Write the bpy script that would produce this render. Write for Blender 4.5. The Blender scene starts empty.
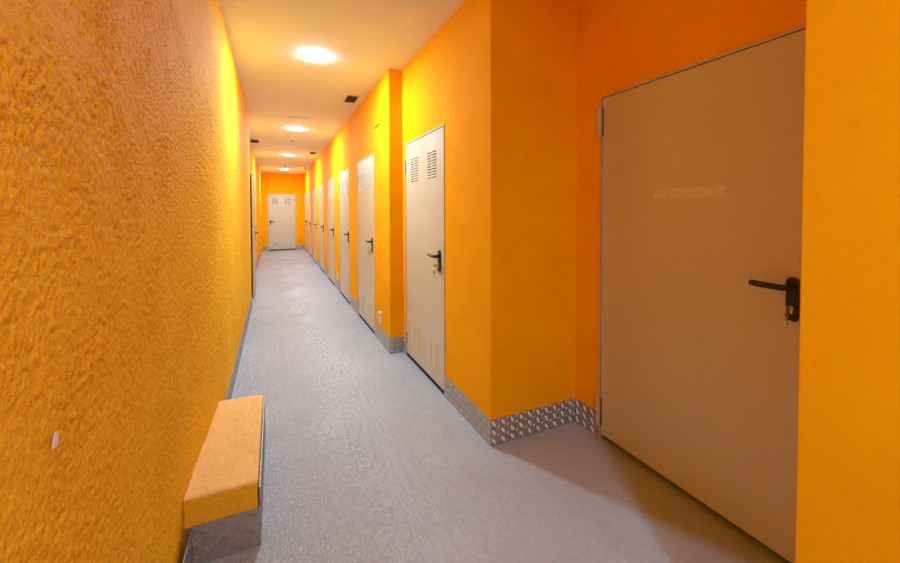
import bpy, bmesh, math, random
from mathutils import Vector, Matrix, noise as mnoise
random.seed(7)
SC = bpy.context.scene
COL = SC.collection
PI = math.pi

# ------------------------------------------------------------------ helpers
def finish(name, bm, m, parent=None, smooth=False, bevel=0, angle=35, mats=None):
    me = bpy.data.meshes.new(name)
    bmesh.ops.recalc_face_normals(bm, faces=bm.faces[:])
    bm.to_mesh(me); bm.free()
    for mm in (mats or [m]): me.materials.append(mm)
    o = bpy.data.objects.new(name, me); COL.objects.link(o)
    if parent: o.parent = parent
    if smooth:
        for p in me.polygons: p.use_smooth = True
    if bevel:
        md = o.modifiers.new('bevel', 'BEVEL'); md.width = bevel; md.segments = 3
        md.limit_method = 'ANGLE'; md.angle_limit = math.radians(angle)
    return o

def tag(o, label=None, cat=None, group=None, kind=None):
    if label: o['label'] = label
    if cat: o['category'] = cat
    if group: o['group'] = group
    if kind: o['kind'] = kind
    return o

def empty(name, loc, rz=0):
    o = bpy.data.objects.new(name, None); COL.objects.link(o)
    o.location = loc; o.rotation_euler = (0, 0, rz); o.empty_display_size = .1
    return o

def box(bm, x0, x1, y0, y1, z0, z1, mi=0):
    vs = [bm.verts.new(p) for p in ((x0,y0,z0),(x1,y0,z0),(x1,y1,z0),(x0,y1,z0),(x0,y0,z1),(x1,y0,z1),(x1,y1,z1),(x0,y1,z1))]
    for q in ((3,2,1,0),(4,5,6,7),(0,1,5,4),(1,2,6,5),(2,3,7,6),(3,0,4,7)):
        f = bm.faces.new([vs[i] for i in q]); f.material_index = mi

def prism(bm, pts, z0, z1):
    a = [bm.verts.new((x, y, z0)) for x, y in pts]; b = [bm.verts.new((x, y, z1)) for x, y in pts]
    n = len(pts)
    bm.faces.new(a[::-1]); bm.faces.new(b)
    for i in range(n): bm.faces.new((a[i], a[(i+1)%n], b[(i+1)%n], b[i]))

def tube(bm, path, r, n=12, cap=True):
    path = [Vector(p) for p in path]
    rings = []
    for i, p in enumerate(path):
        t = (path[min(i+1, len(path)-1)] - path[max(i-1, 0)]).normalized()
        up = Vector((0,0,1)) if abs(t.z) < .9 else Vector((1,0,0))
        a = t.cross(up).normalized(); b = t.cross(a)
        rr = r[i] if isinstance(r, (list, tuple)) else r
        rings.append([bm.verts.new(p + a*rr*math.cos(2*PI*k/n) + b*rr*math.sin(2*PI*k/n)) for k in range(n)])
    for A, B in zip(rings, rings[1:]):
        for k in range(n): bm.faces.new((A[k], A[(k+1)%n], B[(k+1)%n], B[k]))
    if cap: bm.faces.new(rings[0][::-1]); bm.faces.new(rings[-1])

def lathe(bm, prof, n=40, c=(0,0,0), mi=0):
    rings = []
    for r, z in prof:
        if r < 1e-6: rings.append([bm.verts.new((c[0], c[1], c[2]+z))])
        else: rings.append([bm.verts.new((c[0]+r*math.cos(2*PI*k/n), c[1]+r*math.sin(2*PI*k/n), c[2]+z)) for k in range(n)])
    for A, B in zip(rings, rings[1:]):
        for k in range(n):
            vs = [A[k%len(A)], A[(k+1)%n%len(A)], B[(k+1)%n%len(B)], B[k%len(B)]]
            u = []
            for v in vs:
                if v not in u: u.append(v)
            if len(u) > 2:
                f = bm.faces.new(u); f.material_index = mi

def rounded_slab(bm, cx, cz, w, h, r, y0, y1, n=6):
    """slab with rounded corners, in the x-z plane, from y0 to y1"""
    pts = []
    for sx, sz, a0 in ((1,1,0),(-1,1,90),(-1,-1,180),(1,-1,270)):
        for k in range(n+1):
            a = math.radians(a0 + 90*k/n)
            pts.append((cx+sx*(w/2-r)+r*math.cos(a), cz+sz*(h/2-r)+r*math.sin(a)))
    a = [bm.verts.new((x, y0, z)) for x, z in pts]; b = [bm.verts.new((x, y1, z)) for x, z in pts]
    m = len(pts)
    bm.faces.new(a); bm.faces.new(b[::-1])
    for i in range(m): bm.faces.new((a[i], b[i], b[(i+1)%m], a[(i+1)%m]))

# ---------------------------------------------------------------- materials
def new_mat(name):
    m = bpy.data.materials.new(name); m.use_nodes = True
    nt = m.node_tree; b = nt.nodes['Principled BSDF']
    return m, nt, b
def N(nt, t, **k):
    n = nt.nodes.new(t)
    for a, v in k.items():
        if a in n.inputs: n.inputs[a].default_value = v
        else: setattr(n, a, v)
    return n
def noise(nt, co, scale, detail=4, rough=.55, vec_scale=None, dist=0):
    n = N(nt, 'ShaderNodeTexNoise'); n.inputs['Scale'].default_value = scale
    n.inputs['Detail'].default_value = detail; n.inputs['Roughness'].default_value = rough
    n.inputs['Distortion'].default_value = dist
    if vec_scale:
        mp = N(nt, 'ShaderNodeMapping'); mp.inputs['Scale'].default_value = vec_scale
        nt.links.new(co, mp.inputs['Vector']); co = mp.outputs['Vector']
    nt.links.new(co, n.inputs['Vector']); return n.outputs['Fac']
def ramp(nt, fac, stops):
    r = N(nt, 'ShaderNodeValToRGB'); e = r.color_ramp.elements
    while len(e) < len(stops): e.new(.5)
    for el, (p, c) in zip(e, stops):
        el.position = p; el.color = (c if isinstance(c, tuple) else (c, c, c)) + (1,)
    nt.links.new(fac, r.inputs['Fac']); return r.outputs['Color']
def math_(nt, op, a, b):
    n = N(nt, 'ShaderNodeMath', operation=op)
    for i, v in enumerate((a, b)):
        if isinstance(v, (int, float)): n.inputs[i].default_value = v
        else: nt.links.new(v, n.inputs[i])
    return n.outputs[0]
def mixc(nt, fac, a, b):
    n = N(nt, 'ShaderNodeMix', data_type='RGBA')
    for i, v in ((0, fac), (6, a), (7, b)):
        if isinstance(v, (int, float)): n.inputs[i].default_value = v
        elif isinstance(v, tuple): n.inputs[i].default_value = v + (1,)
        else: nt.links.new(v, n.inputs[i])
    return n.outputs[2]
def bump(nt, b, h, dist, strength=1):
    n = N(nt, 'ShaderNodeBump'); n.inputs['Distance'].default_value = dist; n.inputs['Strength'].default_value = strength
    nt.links.new(h, n.inputs['Height']); nt.links.new(n.outputs['Normal'], b.inputs['Normal'])
def coords(nt): return N(nt, 'ShaderNodeTexCoord').outputs['Object']
def plain(name, col, rough=.5, metal=0, var=.06, scale=8):
    m, nt, b = new_mat(name); co = coords(nt)
    f = noise(nt, co, scale, 3)
    lo = tuple(c*(1-var) for c in col); hi = tuple(min(1, c*(1+var)) for c in col)
    nt.links.new(ramp(nt, f, [(.3, lo), (.7, hi)]), b.inputs['Base Color'])
    b.inputs['Roughness'].default_value = rough; b.inputs['Metallic'].default_value = metal
    return m

# smooth-rolled orange wall paint
def orange_paint():
    m, nt, b = new_mat('orange_wall_paint'); co = coords(nt)
    f = noise(nt, co, 2.2, 5, .6, dist=.6); g = noise(nt, co, 14, 4)
    base = ramp(nt, f, [(.28, (.89,.365,.001)), (.72, (.96,.450,.002))])
    nt.links.new(mixc(nt, math_(nt, 'MULTIPLY', g, .12), base, (.86,.325,.001)), b.inputs['Base Color'])
    b.inputs['Roughness'].default_value = .8; b.inputs['Specular IOR Level'].default_value = .04
    h = math_(nt, 'ADD', noise(nt, co, 150, 3), math_(nt, 'MULTIPLY', noise(nt, co, 12, 3), 1.5))
    bump(nt, b, h, .0016, .8)
    return m
# the coarse stucco of the long left wall, same paint
def stucco(name, c0, c1, chips=False, dist=.004):
    m, nt, b = new_mat(name); co = coords(nt)
    f = noise(nt, co, 2.0, 5, .6)
    n1 = noise(nt, co, 120, 4, .65); n2 = noise(nt, co, 260, 3, .6)
    base = ramp(nt, f, [(.3, c0), (.7, c1)])
    relief_shade = noise(nt, co, 95, 5, .7, dist=.4)
    base = mixc(nt, ramp(nt, relief_shade, [(.54, 0.0), (.70, .45)]), base, (.95,.60,.13))  # highlights on the stucco crests, painted into the colour
    base = mixc(nt, ramp(nt, relief_shade, [(.30, .5), (.45, 0.0)]), base, (.62,.25,.006))  # shade in the stucco pits, painted into the colour
    if chips:
        ch = ramp(nt, noise(nt, co, 22, 6, .7), [(.60, 0.0), (.66, 1.0)])
        base = mixc(nt, math_(nt, 'MULTIPLY', ch, .6), base, (.50,.28,.10))
    nt.links.new(base, b.inputs['Base Color'])
    b.inputs['Roughness'].default_value = .7; b.inputs['Specular IOR Level'].default_value = .06
    bump(nt, b, math_(nt, 'ADD', n1, math_(nt, 'MULTIPLY', n2, .5)), dist, .9)
    return m
def floor_paint():
    m, nt, b = new_mat('grey_floor_paint'); co = coords(nt)
    f = noise(nt, co, 1.6, 6, .6); g = noise(nt, co, 30, 5, .65)
    base = ramp(nt, f, [(.3, (.36,.375,.38)), (.7, (.44,.455,.46))])
    base = mixc(nt, ramp(nt, g, [(.35, .35), (.6, 0.0)]), base, (.30,.30,.31))
    glint_fleck = noise(nt, co, 85, 5, .7, (1.2, .6, 1))
    sx0 = N(nt, 'ShaderNodeSeparateXYZ'); nt.links.new(co, sx0.inputs[0])
    m0 = ramp(nt, math_(nt, 'ADD', sx0.outputs['X'], math_(nt, 'MULTIPLY', math_(nt, 'SUBTRACT', noise(nt, co, 1.1, 4), .5), .9)), [(.10, 1.0), (.85, .25)])
    base = mixc(nt, math_(nt, 'MULTIPLY', m0, ramp(nt, glint_fleck, [(.54, 0.0), (.66, .7)])), base, (.74,.74,.74))  # pale flecks paint the coating's white glints into the colour
    base = mixc(nt, math_(nt, 'MULTIPLY', m0, ramp(nt, glint_fleck, [(.32, .5), (.44, 0.0)])), base, (.25,.25,.26))
    nt.links.new(base, b.inputs['Base Color'])
    # trowelled patch of coarse, glossier coating along the stucco wall
    sx = N(nt, 'ShaderNodeSeparateXYZ'); nt.links.new(co, sx.inputs[0])
    wob = math_(nt, 'MULTIPLY', math_(nt, 'SUBTRACT', noise(nt, co, 1.1, 4), .5), .9)
    msk = ramp(nt, math_(nt, 'ADD', sx.outputs['X'], wob), [(.15, 1.0), (.75, 0.0)])
    r = mixc(nt, msk, ramp(nt, g, [(.3, .34), (.7, .5)]), ramp(nt, g, [(.3, .08), (.7, .28)]))
    nt.links.new(r, b.inputs['Roughness'])
    b.inputs['Specular IOR Level'].default_value = .5
    st = noise(nt, co, 36, 5, .65, (1.4, .4, 1), .2)
    fine = noise(nt, co, 120, 4, .65)
    streak = noise(nt, co, 9, 5, .6, (3.2, .45, 1), .3)
    big = noise(nt, co, 6, 4, .55)
    hh = math_(nt, 'ADD', math_(nt, 'MULTIPLY', st, .9), math_(nt, 'MULTIPLY', fine, .7))
    hh = math_(nt, 'ADD', hh, math_(nt, 'MULTIPLY', streak, 1.2))
    hh = math_(nt, 'MULTIPLY', hh, math_(nt, 'ADD', math_(nt, 'MULTIPLY', msk, .8), .2))
    hh = math_(nt, 'ADD', hh, math_(nt, 'MULTIPLY', big, 1.2))
    bump(nt, b, hh, .0085, .9)
    return m
def tread_metal():
    m, nt, b = new_mat('aluminium_tread'); co = coords(nt)
    f = noise(nt, co, 60, 4)
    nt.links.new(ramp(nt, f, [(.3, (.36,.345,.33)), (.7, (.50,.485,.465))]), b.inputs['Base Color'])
    b.inputs['Metallic'].default_value = .65
    nt.links.new(ramp(nt, f, [(.3, .28), (.7, .42)]), b.inputs['Roughness'])
    return m
def lamp_mat(strength):
    m, nt, b = new_mat('lit_diffuser'); b.inputs['Base Color'].default_value = (.9,.9,.88,1)
    b.inputs['Emission Color'].default_value = (.95,1.50,2.02,1); b.inputs['Emission Strength'].default_value = strength
    return m

M_WALL = orange_paint()
M_STUC = stucco('orange_stucco', (.85,.42,.012), (.93,.50,.018))
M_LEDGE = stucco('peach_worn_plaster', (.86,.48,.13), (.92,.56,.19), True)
M_CEIL = plain('off_white_ceiling', (.82,.78,.72), .8, var=.03, scale=3)
M_FLOOR = floor_paint()
M_DOOR = plain('beige_door_enamel', (.60,.535,.37), .38, var=.02, scale=2)
M_FRAME = plain('beige_frame_enamel', (.55,.48,.32), .4, var=.03)
M_DARK = plain('dark_gap', (.015,.013,.012), .8)
M_BLACK = plain('black_plastic', (.012,.012,.013), .35)
M_STEEL = plain('nickel', (.62,.60,.56), .3, 1)
M_HINGE = plain('beige_hinge', (.58,.50,.37), .35)
M_TREAD = tread_metal()
M_MID = plain('mid_glint_aluminium', (.56,.54,.51), .45, .4)  # paler copy of the plate metal, a milder glint painted on the bars
M_GLINT = plain('glint_bright_aluminium', (.90,.89,.86), .4, .1)  # lamp glint on the raised bars, put into a near-white metal colour
M_WHITE = plain('white_plastic', (.80,.79,.76), .4, var=.02)
M_GREY = plain('grey_plastic', (.30,.29,.28), .5)
M_TAPE = plain('faded_tape', (.69,.62,.44), .45, var=.10, scale=60)
M_CHIP = plain('bare_plaster', (.80,.66,.58), .8)
M_LAMP = lamp_mat(300)

# ------------------------------------------------------------- measurements
H = 2.784
XR, XF, XA = 1.16, 1.0232, 1.8086
YC, YS, YP, YE = 1.9428, 3.639, .4865, 15.26
XL, XL2, YL = -.312, -.412, 6.30
DH = 2.035; DW = .90
NEAR_Y = 2.626
FAR_Y = [4.268, 5.81, 7.40, 9.03, 10.67, 12.36, 13.92]
BACK = -3.6

# ------------------------------------------------------------ the room shell
def shell(name, bm, m, bevel=0, **k):
    o = finish(name, bm, m, bevel=bevel, **k); o['kind'] = 'structure'; return o
SHELL_LABEL = {}
bm = bmesh.new(); box(bm, -.7, 2.1, BACK-.2, YE+.2, -.12, 0)
tag(shell('floor', bm, M_FLOOR), 'grey painted concrete floor of the corridor', 'floor')
bm = bmesh.new(); box(bm, -.7, 2.1, BACK-.2, YE+.2, H, H+.12)
CEIL = tag(shell('ceiling', bm, M_CEIL), 'pale plain ceiling with round downlights', 'ceiling')

def soften(bm, x, y, w=.006):
    bm.edges.ensure_lookup_table()
    es = [e for e in bm.edges if all(abs(v.co.x-x) < 1e-5 and abs(v.co.y-y) < 1e-5 for v in e.verts)]
    bmesh.ops.bevel(bm, geom=es, offset=w, segments=3, affect='EDGES')
def wall_with_openings(bm, x0, x1, y0, y1, holes, top=DH+.012):
    """wall slab between x0..x1 along y with door openings (ya, yb)"""
    y = y0
    for a, b in sorted(holes):
        box(bm, x0, x1, y, a, 0, H); box(bm, x0, x1, a, b, top, H); y = b
    box(bm, x0, x1, y, y1, 0, H)

# wall block of the nearest vented door, with the return into the alcove
bm = bmesh.new()
box(bm, XR, XA+.14, YC, NEAR_Y-.012, 0, H)
box(bm, XR, XR+.14, NEAR_Y-.012, NEAR_Y+DW+.012, DH+.012, H)
box(bm, XR, XR+.14, NEAR_Y+DW+.012, YS+.1, 0, H)
soften(bm, XR, YC)
WR = tag(shell('wall_right', bm, M_WALL), 'orange wall block holding the nearest vented door', 'wall')
# the wall beyond the step
bm = bmesh.new()
wall_with_openings(bm, XF, XF+.137, YS, YE, [(y-.012, y+DW+.012) for y in FAR_Y])
soften(bm, XF, YS)
WF = tag(shell('wall_right_far', bm, M_WALL), 'long orange wall with seven beige doors beyond the step', 'wall')
# alcove wall with the wide door
AD0, AW, AH = .700, 1.022, 2.076
bm = bmesh.new(); wall_with_openings(bm, XA, XA+.14, YP-.1, YC, [(AD0-.012, AD0+AW+.012)], AH+.012)
tag(shell('wall_alcove', bm, M_WALL), 'shaded orange alcove wall around the wide beige door', 'wall')
bm = bmesh.new(); box(bm, XR, XA+.14, BACK, YP, 0, H); soften(bm, XR, YP, .003)
tag(shell('wall_pillar', bm, M_WALL), 'bright orange wall corner in front of the alcove', 'wall')
# stucco wall, then set back a little from the first door on
def lean(y):
    """the stucco face is not quite straight: it stands back a little near the ledge"""
    t = min(1, max(0, (2.7-y)/.9)); t = t*t*(3-2*t)
    return XL-.026*t
def stucco_wall():
    ys = [BACK, -2, -1, -.6]
    while ys[-1] < YL-.02:
        y = ys[-1]; ys.append(y+(.012 if y < .5 else max(.0037, .0035*y)))
    ys.append(YL)
    nz = 490; zs = [H*k/nz for k in range(nz+1)]
    bm = bmesh.new(); grid = []
    nn = mnoise.noise
    for y in ys:
        row = []
        edge = min(1, max(0, (YL-y)/.03))
        for z in zs:
            p = Vector((0, y, z))
            a = nn(p*88); b_ = nn(p*155+Vector((3,7,1)))
            w = nn(p*6+Vector((9,2,4)))
            d = (a*.0042+b_*.0026)*(1+.6*w)+nn(p*30)*.0020+nn(p*3.1)*.004
            row.append(bm.verts.new((lean(y)+d*edge, y, z)))
        grid.append(row)
    for A, B in zip(grid, grid[1:]):
        for k in range(nz): bm.faces.new((A[k], B[k], B[k+1], A[k+1]))
    # end cap and a plain back
    bk = [bm.verts.new((XL-.3, y, z)) for y in (BACK, YL) for z in (0, H)]
    bm.faces.new(grid[-1]+[bk[3], bk[2]]); bm.faces.new((bk[0], bk[1], bk[3], bk[2]))
    me = bpy.data.meshes.new('wall_left'); bm.to_mesh(me); bm.free(); me.materials.append(M_STUC)
    n = len(me.polygons)-2
    for p in me.polygons: p.use_smooth = p.index < n
    o = bpy.data.objects.new('wall_left', me); COL.objects.link(o); o['kind'] = 'structure'; return o
WL = tag(stucco_wall(), 'coarse orange stucco wall facing the doors', 'wall')
bm = bmesh.new()
LD = (9.30, 10.20)
wall_with_openings(bm, XL2-.2, XL2, YL, 12.9, [(LD[0]-.012, LD[1]+.012), (6.93, 7.86)])
box(bm, XL2-.2, XL2+.02, 12.9, YE, 0, H)
tag(shell('wall_left_far', bm, M_WALL), 'orange wall set back behind the end of the stucco wall', 'wall')
ED = (-.195, .725)
bm = bmesh.new()
box(bm, -.7, ED[0]-.012, YE, YE+.14, 0, H); box(bm, ED[1]+.012, 1.2, YE, YE+.14, 0, H)
box(bm, ED[0]-.012, ED[1]+.012, YE, YE+.14, DH+.012, H)
tag(shell('wall_end', bm, M_WALL), 'orange wall closing the far end of the corridor', 'wall')
bm = bmesh.new(); box(bm, -.7, 1.2, BACK-.14, BACK, 0, H)
tag(shell('wall_back', bm, M_WALL), 'orange wall behind the viewpoint', 'wall')

# small marks on the walls
def flake(name, parent, pts, m, axis='x'):
    bm = bmesh.new()
    a = [bm.verts.new(p) for p in pts]; bm.faces.new(a)
    r = bmesh.ops.extrude_face_region(bm, geom=bm.faces[:])
    d = Vector((.0015, 0, 0)) if axis == 'x' else Vector((-.0015, 0, 0))
    bmesh.ops.translate(bm, verts=[v for v in r['geom'] if isinstance(v, bmesh.types.BMVert)], vec=d)
    return finish(name, bm, m, parent)
pts = []
for k in range(14):
    a = 2*PI*k/14; r = random.uniform(.7, 1.1)
    pts.append((lean(.844)+.003, .844+.010*r*math.cos(a)+.003*math.sin(a), 1.021+.016*r*math.sin(a)))
tag(flake('paint_chip', WL, pts, M_CHIP), 'pale chip where the paint has come off')
for (y0, z0, y1, z1) in ((4.215, 2.318, 3.985, 2.330), (7.05, 2.43, 6.93, 2.445)):
    bm = bmesh.new(); tube(bm, [(XF-.002, y0, z0), (XF-.004, (y0+y1)/2, (z0+z1)/2-.004), (XF-.002, y1, z1)], .0045, 8)
    tag(finish('wire_stub', bm, M_DARK, WF), 'short dark wire lying on the wall')

# ------------------------------------------------------- chequer-plate skirting
def tread(bm, o, u, n, length, z0, z1, pitch=.065, rows=3, th=.004, style='bar', flip=1, faces=True, worn=0):
    """plate from point o along u, outward n, with raised lozenges"""
    o, u, n = Vector(o), Vector(u).normalized(), Vector(n).normalized(); w = Vector((0,0,1))
    if faces:
        q = []
        for d in (0, th):
            q.append([bm.verts.new(o+u*a+w*b+n*d) for a, b in ((0,z0),(length,z0),(length,z1),(0,z1))])
        bm.faces.new(q[0][::-1]); bm.faces.new(q[1])
        for i in range(4): bm.faces.new((q[0][i], q[0][(i+1)%4], q[1][(i+1)%4], q[1][i]))
    def lozenge(cx, cz, a, L, W, hgt, mi=0):
        da = u*math.cos(a)+w*math.sin(a); db = -u*math.sin(a)+w*math.cos(a)
        c = o+u*cx+w*cz+n*th
        ring = []
        for (p, q_) in ((1,0),(.72,.62),(0,1),(-.72,.62),(-1,0),(-.72,-.62),(0,-1),(.72,-.62)):
            ring.append(bm.verts.new(c+da*L/2*p+db*W/2*q_))
        top = [bm.verts.new(c+da*L/2*p+db*W/2*q_+n*hgt) for p, q_ in ((.55,0),(.3,.45),(-.3,.45),(-.55,0),(-.3,-.45),(.3,-.45))]
        tf = bm.faces.new(top); tf.smooth = True; tf.material_index = mi
        R, T = ring, top
        for f in ((R[0],R[1],T[1],T[0]),(R[1],R[2],T[1]),(R[2],T[2],T[1]),(R[2],R[3],T[2]),(R[3],R[4],T[3],T[2]),
                  (R[4],R[5],T[4],T[3]),(R[5],R[6],T[4]),(R[6],T[5],T[4]),(R[6],R[7],T[5]),(R[7],R[0],T[0],T[5])):
            nf = bm.faces.new(f); nf.smooth = True; nf.material_index = mi
    rp = (z1-z0)/rows
    nc = int(length/pitch + .3)
    off = (length-nc*pitch)/2
    for i in range(nc):
        for j in range(rows):
            cx = off+pitch*(i+.28); cz = z0+rp*(j+.5)
            if style == 'bar':
                lozenge(cx, cz, flip*-.95, .046, .018, .0045, worn)
                cx2 = off+pitch*(i+.78)
                if cx2 < length-.012: lozenge(cx2, min(max(cz+rp*.5, z0+.012), z1-.012) if j < rows-1 else cz+rp*.3, flip*.85, .032, .014, .0045)
            else:
                sgn = 1 if (i+j) % 2 else -1
                for k in range(4):
                    t = (k-1.5)*.0085
                    lozenge(cx+pitch*.22+t*math.sin(.8)*sgn*-1, cz+t*math.cos(.8), sgn*.8, .034, .005, .0022, worn)
PZ = .157
def skirting(name, segs, style='bar', bars=None, **k):
    bm = bmesh.new()
    for s in segs: tread(bm, *s, 0.001, PZ, style=style, **k)
    o = finish(name, bm, M_TREAD, mats=[M_TREAD, bars or M_GLINT]); return tag(o, kind='structure')
E_ = .001
bx = .325
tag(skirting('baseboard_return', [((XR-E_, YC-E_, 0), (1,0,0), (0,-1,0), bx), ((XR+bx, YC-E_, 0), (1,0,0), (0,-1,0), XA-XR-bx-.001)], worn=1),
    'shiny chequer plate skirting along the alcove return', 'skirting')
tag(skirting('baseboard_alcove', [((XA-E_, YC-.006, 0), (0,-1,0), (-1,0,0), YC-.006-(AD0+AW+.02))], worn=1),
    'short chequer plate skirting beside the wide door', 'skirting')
tag(skirting('baseboard_right', [((XR-E_, NEAR_Y-.016, 0), (0,-1,0), (-1,0,0), NEAR_Y-.016-YC+.004),
                                 ((XR-E_, YS-.006, 0), (0,-1,0), (-1,0,0), YS-.006-NEAR_Y-DW-.016)], 'quint', pitch=.042, worn=1, bars=M_MID),
    'scuffed chequer plate skirting either side of the nearest vented door', 'skirting')
segs = [((XF-E_, YS-E_, 0), (1,0,0), (0,-1,0), XR-XF-.006)]
ys = [YS]+[v for y in FAR_Y for v in (y-.016, y+DW+.016)]+[YE]
for a, b in zip(ys[0::2], ys[1::2]): segs.append(((XF-E_, b, 0), (0,-1,0), (-1,0,0), b-a+(.004 if a == YS else 0)))
tag(skirting('baseboard_right_far', segs, 'bar', worn=1, bars=M_MID), 'chequer plate skirting between the seven far doors', 'skirting')
bm = bmesh.new()
BY0, BY1, BX, BZ = 1.772, 2.625, -.070, .272
tread(bm, (XL+E_, BY1+.01, 0), (0,1,0), (1,0,0), YL-BY1-.012, .001, PZ-.007, style='quint')
tread(bm, (XL+E_, BACK+.01, 0), (0,1,0), (1,0,0), BY0-BACK-.02, .001, PZ-.007, style='quint')
tag(finish('baseboard_left', bm, M_TREAD, mats=[M_TREAD, M_GLINT]), 'chequer plate skirting along the stucco wall', 'skirting', kind='structure')
bm = bmesh.new()
for a, b in ((YL+.01, 6.9), (7.88, LD[0]-.02), (LD[1]+.02, 12.89)): tread(bm, (XL2+E_, a, 0), (0,1,0), (1,0,0), b-a, .001, PZ)
tag(finish('baseboard_left_far', bm, M_TREAD, mats=[M_TREAD, M_GLINT]), 'chequer plate skirting on the set back wall', 'skirting', kind='structure')
bm = bmesh.new()
tread(bm, (ED[0]-.02, YE-E_, 0), (-1,0,0), (0,-1,0), .19, .001, PZ); tread(bm, (XF-.01, YE-E_, 0), (-1,0,0), (0,-1,0), XF-.03-ED[1], .001, PZ)
tag(finish('baseboard_end', bm, M_TREAD, mats=[M_TREAD, M_GLINT]), 'chequer plate skirting either side of the end door', 'skirting', kind='structure')
bm = bmesh.new(); tread(bm, (XR-E_, YP-.004, 0), (0,-1,0), (-1,0,0), 1.2, .001, PZ)
tag(finish('baseboard_pillar', bm, M_TREAD, mats=[M_TREAD, M_GLINT]), 'chequer plate skirting below the bright wall corner', 'skirting', kind='structure')

# -------------------------------------------------------------------- doors
def louvres(bm, cx, z0, z1, n=10):
    """two columns of pressed hoods open below, on the face y = 0"""
    p = (z1-z0)/n
    for sx in (-.052, .052):
        for k in range(n):
            z = z0+p*(k+.2); h = p*.42; a = cx+sx-.043; b = cx+sx+.043; d = .0055
            v = [bm.verts.new(q) for q in ((a,.0005,z+h),(b,.0005,z+h),(b-.004,d,z),(a+.004,d,z),(a,.0005,z),(b,.0005,z))]
            bm.faces.new((v[0],v[1],v[2],v[3])); bm.faces.new((v[0],v[3],v[4])); bm.faces.new((v[1],v[5],v[2]))
            f = bm.faces.new((v[3],v[2],v[5],v[4])); f.material_index = 1
            w = [bm.verts.new(q) for q in ((a+.002,.0008,z-p*.24),(b-.002,.0008,z-p*.24),(b-.002,.0008,z),(a+.002,.0008,z))]
            f = bm.faces.new(w); f.material_index = 1

def make_door(name, loc, rz, w, h, latch, vents, lz=1.055, sill=.038, plate=(.935, 1.102), inset=.076, frame=.011, ajar=0, hr=.0055, hinge_z=((1.775,1.885),(.12,.23))):
    """local frame: x along the leaf 0..w, y out of the wall, z up; latch = x of the lock edge"""
    s = 1 if latch == 0 else -1
    X = lambda d: d if latch == 0 else w-d            # distance from the lock edge
    root = empty(name, loc, rz); root['kind'] = 'structure'
    # frame: jambs and head lining the opening, and a dark sheet standing for the shade behind the leaf
    bm = bmesh.new(); g = .0035; y1 = .0005
    e = .0115
    box(bm, -e, -g+.0, -.10, y1, 0, h+e); box(bm, w+g, w+e, -.10, y1, 0, h+e); box(bm, -g, w+g, -.10, y1, h+g, h+e)
    # narrow flange over the plaster
    hd = max(frame, .016)
    box(bm, -frame, -g, .0005, y1+.003, 0, h+hd); box(bm, w+g, w+frame, .0005, y1+.003, 0, h+hd); box(bm, -g, w+g, .0005, y1+.003, h+g, h+hd)
    fr = finish('door_frame', bm, M_FRAME, root)
    bm = bmesh.new(); box(bm, -.010, w+.010, -.11, -.10, 0, h+.010)
    if vents: box(bm, .001, w-.001, -.040, -.004, .001, sill-.003)  # dark strip standing for the shade under the leaf
    bk = finish('shade_sheet', bm, M_DARK, fr); bk['label'] = 'dark sheet standing for the shade behind the leaf'
    # leaf: steel tray
    bm = bmesh.new(); box(bm, 0, w, -.042, 0, sill, h)
    leaf = finish('door_leaf', bm, M_DOOR, root, bevel=.0025)
    kids = []
    if vents:
        for (za, zb) in ((1.672, 1.895), (.150, .360)):
            for cx in (X(.243), X(.657)):
                bm = bmesh.new(); louvres(bm, cx, za, zb)
                finish('vent_grille', bm, M_DOOR, leaf, mats=[M_DOOR, M_DARK])
    # handle: long rounded plate, lever, cylinder
    bm = bmesh.new(); zc = (plate[0]+plate[1])/2
    rounded_slab(bm, X(inset), zc, .040, plate[1]-plate[0], .0195, .0003, .011)
    hp = finish('door_handle', bm, M_BLACK, root, bevel=.002); hp['label'] = 'black lever handle on a long plate'
    bm = bmesh.new(); a = X(inset); r = .0118
    tube(bm, [(a, .010, lz), (a, .034, lz), (a+s*.003, .042, lz), (a+s*.012, .048, lz), (a+s*.03, .049, lz), (a+s*.08, .049, lz+.001), (a+s*.112, .049, lz+.003), (a+s*.122, .049, lz+.0035), (a+s*.126, .049, lz+.0035), (a+s*.127, .049, lz+.0035)],
         [.0135, .0125, r, r, r, r, .0118, .0105, .006, .001], 14)
    finish('lever', bm, M_BLACK, hp, True)
    bm = bmesh.new(); kz = plate[0]+.052
    tube(bm, [(a, .010, kz), (a, .0165, kz)], .0085, 16); box(bm, a-.004, a+.004, .010, .0155, kz-.022, kz)
    finish('lock_cylinder', bm, M_STEEL, hp)['label'] = 'steel lock cylinder'
    # hinges on the far edge
    for za, zb in hinge_z:
        bm = bmesh.new(); hx = X(w+.006+hr)
        zm = (za+zb)/2
        tube(bm, [(hx, hr+.004, za), (hx, hr+.004, zm-.001)], hr, 14); tube(bm, [(hx, hr+.004, zm+.001), (hx, hr+.004, zb)], hr, 14)
        x0, x1 = sorted((X(w-.002), X(w+.016)))
        box(bm, x0, x1, .0045, .009, za+.01, zb-.01)
        x0, x1 = sorted((X(w-.009), X(w-.002)))
        box(bm, x0, x1, .0003, .0012, za, zb, 1)
        finish('hinge', bm, M_HINGE, root, mats=[M_HINGE, M_DARK])
    if ajar:
        piv = Matrix.Translation((X(w), 0, 0)) @ Matrix.Rotation(ajar, 4, 'Z') @ Matrix.Translation((-X(w), 0, 0))
        for o in (leaf, hp): o.matrix_local = piv @ o.matrix_local
    return root

def copy_tree(o, parent=None):
    c = o.copy(); COL.objects.link(c)
    if parent: c.parent = parent; c.matrix_parent_inverse = o.matrix_parent_inverse.copy()
    for ch in list(o.children): copy_tree(ch, c)
    return c

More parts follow.
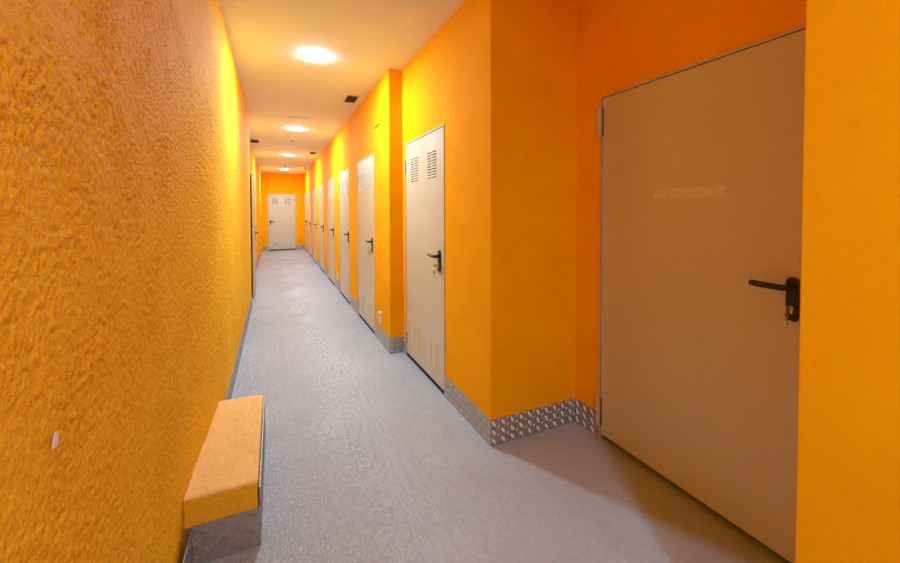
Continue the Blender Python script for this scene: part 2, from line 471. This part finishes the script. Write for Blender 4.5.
# wide door in the alcove
AO = .004
d = make_door('door_1', (XA-AO, AD0, 0), PI/2, AW, AH, 0, False, lz=1.106, sill=.034, plate=(.975, 1.146), frame=.011, hr=.0085, hinge_z=((1.85,2.02),(.09,.26)))
tag(d, 'wide plain beige steel door in the shaded alcove', 'door')
near = make_door('door_2', (XR-.003, NEAR_Y, 0), PI/2, DW, DH, 0, True)
tag(near, 'beige vented steel door before the wall step, keys in its lock', 'door', 'vented beige storage doors')
ORD = ['first', 'second', 'third', 'fourth', 'fifth', 'sixth', 'seventh']
for i, y in enumerate(FAR_Y):
    c = copy_tree(near); c.name = 'door_%d' % (i+3); c.location = (XF-.003, y, 0)
    tag(c, '%s beige vented steel door beyond the wall step%s' % (ORD[i], ', next to the end wall' if i == 6 else ', %s' % ('below the dark wire' if i == 0 else 'in the long row')), 'door', 'vented beige storage doors')
endd = make_door('door_10', (ED[1], YE-.003, 0), PI, ED[1]-ED[0], DH, ED[1]-ED[0], True, lz=1.05)
tag(endd, 'beige vented steel door facing us in the end wall', 'door')
ld = make_door('door_11', (XL2+.003, LD[1], 0), -PI/2, LD[1]-LD[0], DH, LD[1]-LD[0], True)
tag(ld, 'closed beige door on the set back wall, beyond the ajar one', 'door')
la = make_door('door_12', (XL2+.02, 7.845, 0), -PI/2, .90, DH, .90, False, ajar=math.radians(7.2))
tag(la, 'beige door standing slightly ajar past the end of the stucco wall', 'door')

# keys left in the locks
def keys(name, loc, rz, label, n=2):
    """origin at the cylinder face; y out of the wall"""
    root = empty(name, loc, rz); tag(root, label, 'key', 'keys left in locks')
    bm = bmesh.new(); box(bm, -.0012, .0012, .0003, .020, -.004, .004); rounded_slab(bm, 0, 0, .003, .022, .0012, .018, .038)
    finish('key_blade', bm, M_STEEL, root)
    bm = bmesh.new(); pts = [(.0, .033+.012*math.sin(a), -.012-.013*(1-math.cos(a))) for a in [2*PI*k/20 for k in range(21)]]
    tube(bm, pts, .0011, 8, False); finish('split_ring', bm, M_STEEL, root)
    for k in range(n):
        bm = bmesh.new(); rounded_slab(bm, .006*(k*2-1)-.002, -.052, .019, .026, .007, .030+.004*k, .0325+.004*k)
        box(bm, .006*(k*2-1)-.005, .006*(k*2-1)+.001, .0305+.004*k, .032+.004*k, -.088, -.062)
        finish('spare_key', bm, M_STEEL, root, bevel=.0005)
    return root
for (lx, ly, lz, t) in ((XA-AO-.0168, AD0+.076, 1.027, 'small keys hanging in the lock of the wide alcove door'),
                        (XR-.0198, NEAR_Y+.076, .987, 'small keys hanging in the lock of the door before the wall step'),
                        (XF-.0198, FAR_Y[0]+.076, .987, 'small keys hanging in the lock of the first door beyond the step')):
    keys('key_bunch', (lx, ly, lz), PI/2, t)

# faded strip of tape on the alcove door
bm = bmesh.new()
pts = [(1.376,1.467),(1.030,1.463),(1.026,1.509),(1.34,1.514),(1.36,1.505),(1.37,1.490)]
a = [bm.verts.new((XA-AO-.0004, y, z)) for y, z in pts]; b = [bm.verts.new((XA-AO-.0010, y, z)) for y, z in pts]
bm.faces.new(a); bm.faces.new(b[::-1])
for i in range(6): bm.faces.new((a[i], b[i], b[(i+1)%6], a[(i+1)%6]))
tag(finish('adhesive_strip', bm, M_TAPE), 'faded pale adhesive strip stuck on the wide alcove door', 'sticker')

# ----------------------------------------------- masonry ledge at the stucco wall
root = empty('ledge', ((XL+BX)/2, (BY0+BY1)/2, 0))
tag(root, 'low peach orange masonry ledge with metal sides against the stucco wall', 'ledge')
def ledge_body():
    bm = bmesh.new(); hx, hy = (BX-XL)/2, (BY1-BY0)/2
    box(bm, -hx-.035, hx-.004, -hy, hy, .002, BZ)
    bmesh.ops.subdivide_edges(bm, edges=bm.edges[:], cuts=47, use_grid_fill=True)
    x1 = hx-.004; nn = mnoise.noise
    for v in bm.verts:
        p = v.co.copy(); r = .009
        q = Vector((min(p.x, x1-r), max(-hy+r, min(p.y, hy-r)), min(p.z, BZ-r)))
        d = p-q
        if d.length > r: p = q+d.normalized()*r
        k = nn(p*12)*.007+nn(p*40)*.004+nn(p*95)*.0018
        edge = min(1, max(0, (p.z-.165)/.02))
        if p.z > BZ-.012: p.z += k
        elif p.x > x1-.012: p.x += k*.4*edge
        elif abs(p.y) > hy-.012: p.y += k*.6*edge
        L = lean(p.y+(BY0+BY1)/2)-(XL+BX)/2+.002
        p.x = L+(p.x+hx+.035)*(x1-L)/(x1+hx+.035)
        v.co = p
    bm.normal_update()
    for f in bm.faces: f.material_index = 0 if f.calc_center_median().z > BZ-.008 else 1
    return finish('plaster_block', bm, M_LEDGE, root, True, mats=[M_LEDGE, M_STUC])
ledge_body()
hx, hy = (BX-XL)/2, (BY1-BY0)/2
bm = bmesh.new(); tread(bm, (-hx-.020, -hy-E_, 0), (1,0,0), (0,-1,0), 2*hx+.024, .001, .160, pitch=.05, rows=4, style='quint')
finish('front_plate', bm, M_TREAD, root)['label'] = 'grey chequer plate on the end of the ledge'
bm = bmesh.new(); tread(bm, (hx+.0, -hy, 0), (0,1,0), (1,0,0), 2*hy, .001, .245, pitch=.05, rows=5, style='quint')
finish('side_plate', bm, M_TREAD, root)['label'] = 'grey chequer plate along the side of the ledge'

# ------------------------------------------------------------- ceiling fittings
def downlight():
    root = empty('downlight', (0,0,H))
    bm = bmesh.new(); lathe(bm, [(.098,-.0005), (.1085,-.0005), (.109,-.002), (.106,-.004), (.100,-.0045), (.098,-.003), (.098,-.0005)], 48)
    finish('trim_ring', bm, M_WHITE, root, True)
    bm = bmesh.new(); lathe(bm, [(.0975,-.002), (.0975,-.0055), (.093,-.0080), (.080,-.0105), (.05,-.0125), (0,-.013)], 48)
    finish('diffuser', bm, M_LAMP, root, True)['label'] = 'glowing round diffuser'
    return root
proto = downlight()
LAMPS = [(.356,3.617,'glowing round ceiling downlight level with the step in the wall'),
         (.352,6.92,'second glowing ceiling downlight, just beyond the slim white bar'),
         (.335,10.16,'third glowing ceiling downlight, between the two small round detectors'),
         (.330,13.60,'fourth glowing ceiling downlight, last before the end wall'),
         (.356,-1.10,'glowing ceiling downlight behind the viewpoint')]
for i, (x, y, t) in enumerate(LAMPS):
    o = proto if i == 0 else copy_tree(proto)
    o.location = (x, y, H); tag(o, t, 'ceiling light', 'ceiling downlights')

def vent(x, y, lx, ly, label):
    root = empty('ceiling_vent', (x, y, H)); tag(root, label, 'vent', 'dark ceiling vents')
    bm = bmesh.new(); a, b = lx/2, ly/2
    box(bm, -a, a, -b, b, -.004, -.0005); finish('vent_opening', bm, M_DARK, root)
    bm = bmesh.new(); t = .008
    for q in ((-a-t,a+t,-b-t,-b),(-a-t,a+t,b,b+t),(-a-t,-a,-b,b),(a,a+t,-b,b)): box(bm, *q, -.007, -.0005)
    finish('vent_frame', bm, M_GREY, root)
    bm = bmesh.new()
    for k in range(5):
        yy = -b+ly*(k+.5)/5; box(bm, -a, a, yy-.004, yy+.004, -.006, -.0035)
    finish('slats', bm, M_BLACK, root)
vent(.878, 4.81, .118, .27, 'small dark ceiling vent just beyond the wall step')
vent(.852, 9.58, .118, .33, 'small dark ceiling vent further down above the row of doors')
vent(-.325, 8.42, .13, .34, 'small dark ceiling vent above the ajar door')

root = empty('emergency_light', (.343, 6.08, H)); tag(root, 'slim white bar fixed to the ceiling before the second downlight', 'emergency light')
bm = bmesh.new(); box(bm, -.135, .135, -.03, .03, -.014, -.0005); finish('bar_housing', bm, M_WHITE, root, bevel=.004)
bm = bmesh.new(); box(bm, -.128, -.10, -.0315, -.028, -.012, -.003); finish('end_cap', bm, M_GREY, root)['label'] = 'dark cap at one end'

def detector(x, y, label):
    root = empty('smoke_detector', (x, y, H)); tag(root, label, 'smoke detector', 'ceiling smoke detectors')
    bm = bmesh.new(); lathe(bm, [(0,-.0005), (.052,-.0005), (.054,-.012), (.050,-.016), (0,-.016)], 32); finish('detector_base', bm, M_WHITE, root, True)
    bm = bmesh.new(); lathe(bm, [(.040,-.016), (.040,-.026), (.034,-.040), (.022,-.045), (0,-.045)], 32); finish('sensor_head', bm, M_GREY, root, True)
detector(.339, 7.93, 'small round ceiling detector between the second and third downlights')
detector(.318, 12.49, 'small round ceiling detector just before the fourth downlight')
root = empty('ceiling_sensor', (.889, 12.5, H)); tag(root, 'tiny dark sensor hanging from the ceiling near the end wall', 'sensor')
bm = bmesh.new(); tube(bm, [(0,0,-.0005), (0,0,-.05)], .006, 10); finish('stem', bm, M_BLACK, root)
bm = bmesh.new(); lathe(bm, [(0,-.045), (.018,-.05), (.026,-.068), (.018,-.086), (0,-.09)], 20); finish('sensor_body', bm, M_BLACK, root, True)

def outlet(y, z, label):
    root = empty('wall_socket', (XF, y, z), PI/2); tag(root, label, 'socket', 'white wall sockets')
    bm = bmesh.new(); rounded_slab(bm, 0, 0, .082, .118, .008, .0005, .010); finish('face_plate', bm, M_WHITE, root, bevel=.002)
    bm = bmesh.new()
    for dz in (-.026, .026): tube(bm, [(0, .0098, dz), (0, .0112, dz)], .019, 20)
    c = finish('receptacle', bm, M_GREY, root)
outlet(4.012, .270, 'white double wall socket low on the orange wall beside the step')
outlet(7.02, .255, 'white double wall socket between the second and third doors')

# --------------------------------------------------------------------- camera
f, cx, cy, yaw, pitch, roll, ch = 382.72, 450.06, 220.35, .4312, .0234, -.0024, 1.4
fw = Vector((math.sin(yaw)*math.cos(pitch), math.cos(yaw)*math.cos(pitch), -math.sin(pitch)))
r = Vector((math.cos(yaw), -math.sin(yaw), 0)); u = r.cross(fw)
r2 = r*math.cos(roll)+u*math.sin(roll); u2 = -r*math.sin(roll)+u*math.cos(roll)
cam = bpy.data.cameras.new('camera'); co = bpy.data.objects.new('camera', cam); COL.objects.link(co)
mw = Matrix.Identity(4)
for i, v in enumerate((r2, u2, -fw)):
    for j in range(3): mw[j][i] = v[j]
mw.translation = (0, 0, ch); co.matrix_world = mw
cam.sensor_fit = 'HORIZONTAL'; cam.sensor_width = 36; cam.lens = f*36/900
cam.shift_x = (450-cx)/900; cam.shift_y = (cy-281.5)/900
cam.clip_start = .02; cam.clip_end = 60
SC.camera = co

# ---------------------------------------------------------------- world, view
w = bpy.data.worlds.new('world'); SC.world = w; w.use_nodes = True
w.node_tree.nodes['Background'].inputs[0].default_value = (0, 0, 0, 1)
SC.view_settings.view_transform = 'Standard'; SC.view_settings.look = 'None'
SC.view_settings.gamma = 1; SC.view_settings.use_curve_mapping = False
SC.view_settings.exposure = .15
SC.cycles.max_bounces = 16; SC.cycles.diffuse_bounces = 12; SC.cycles.sample_clamp_indirect = 8
SC.cycles.use_denoising = True
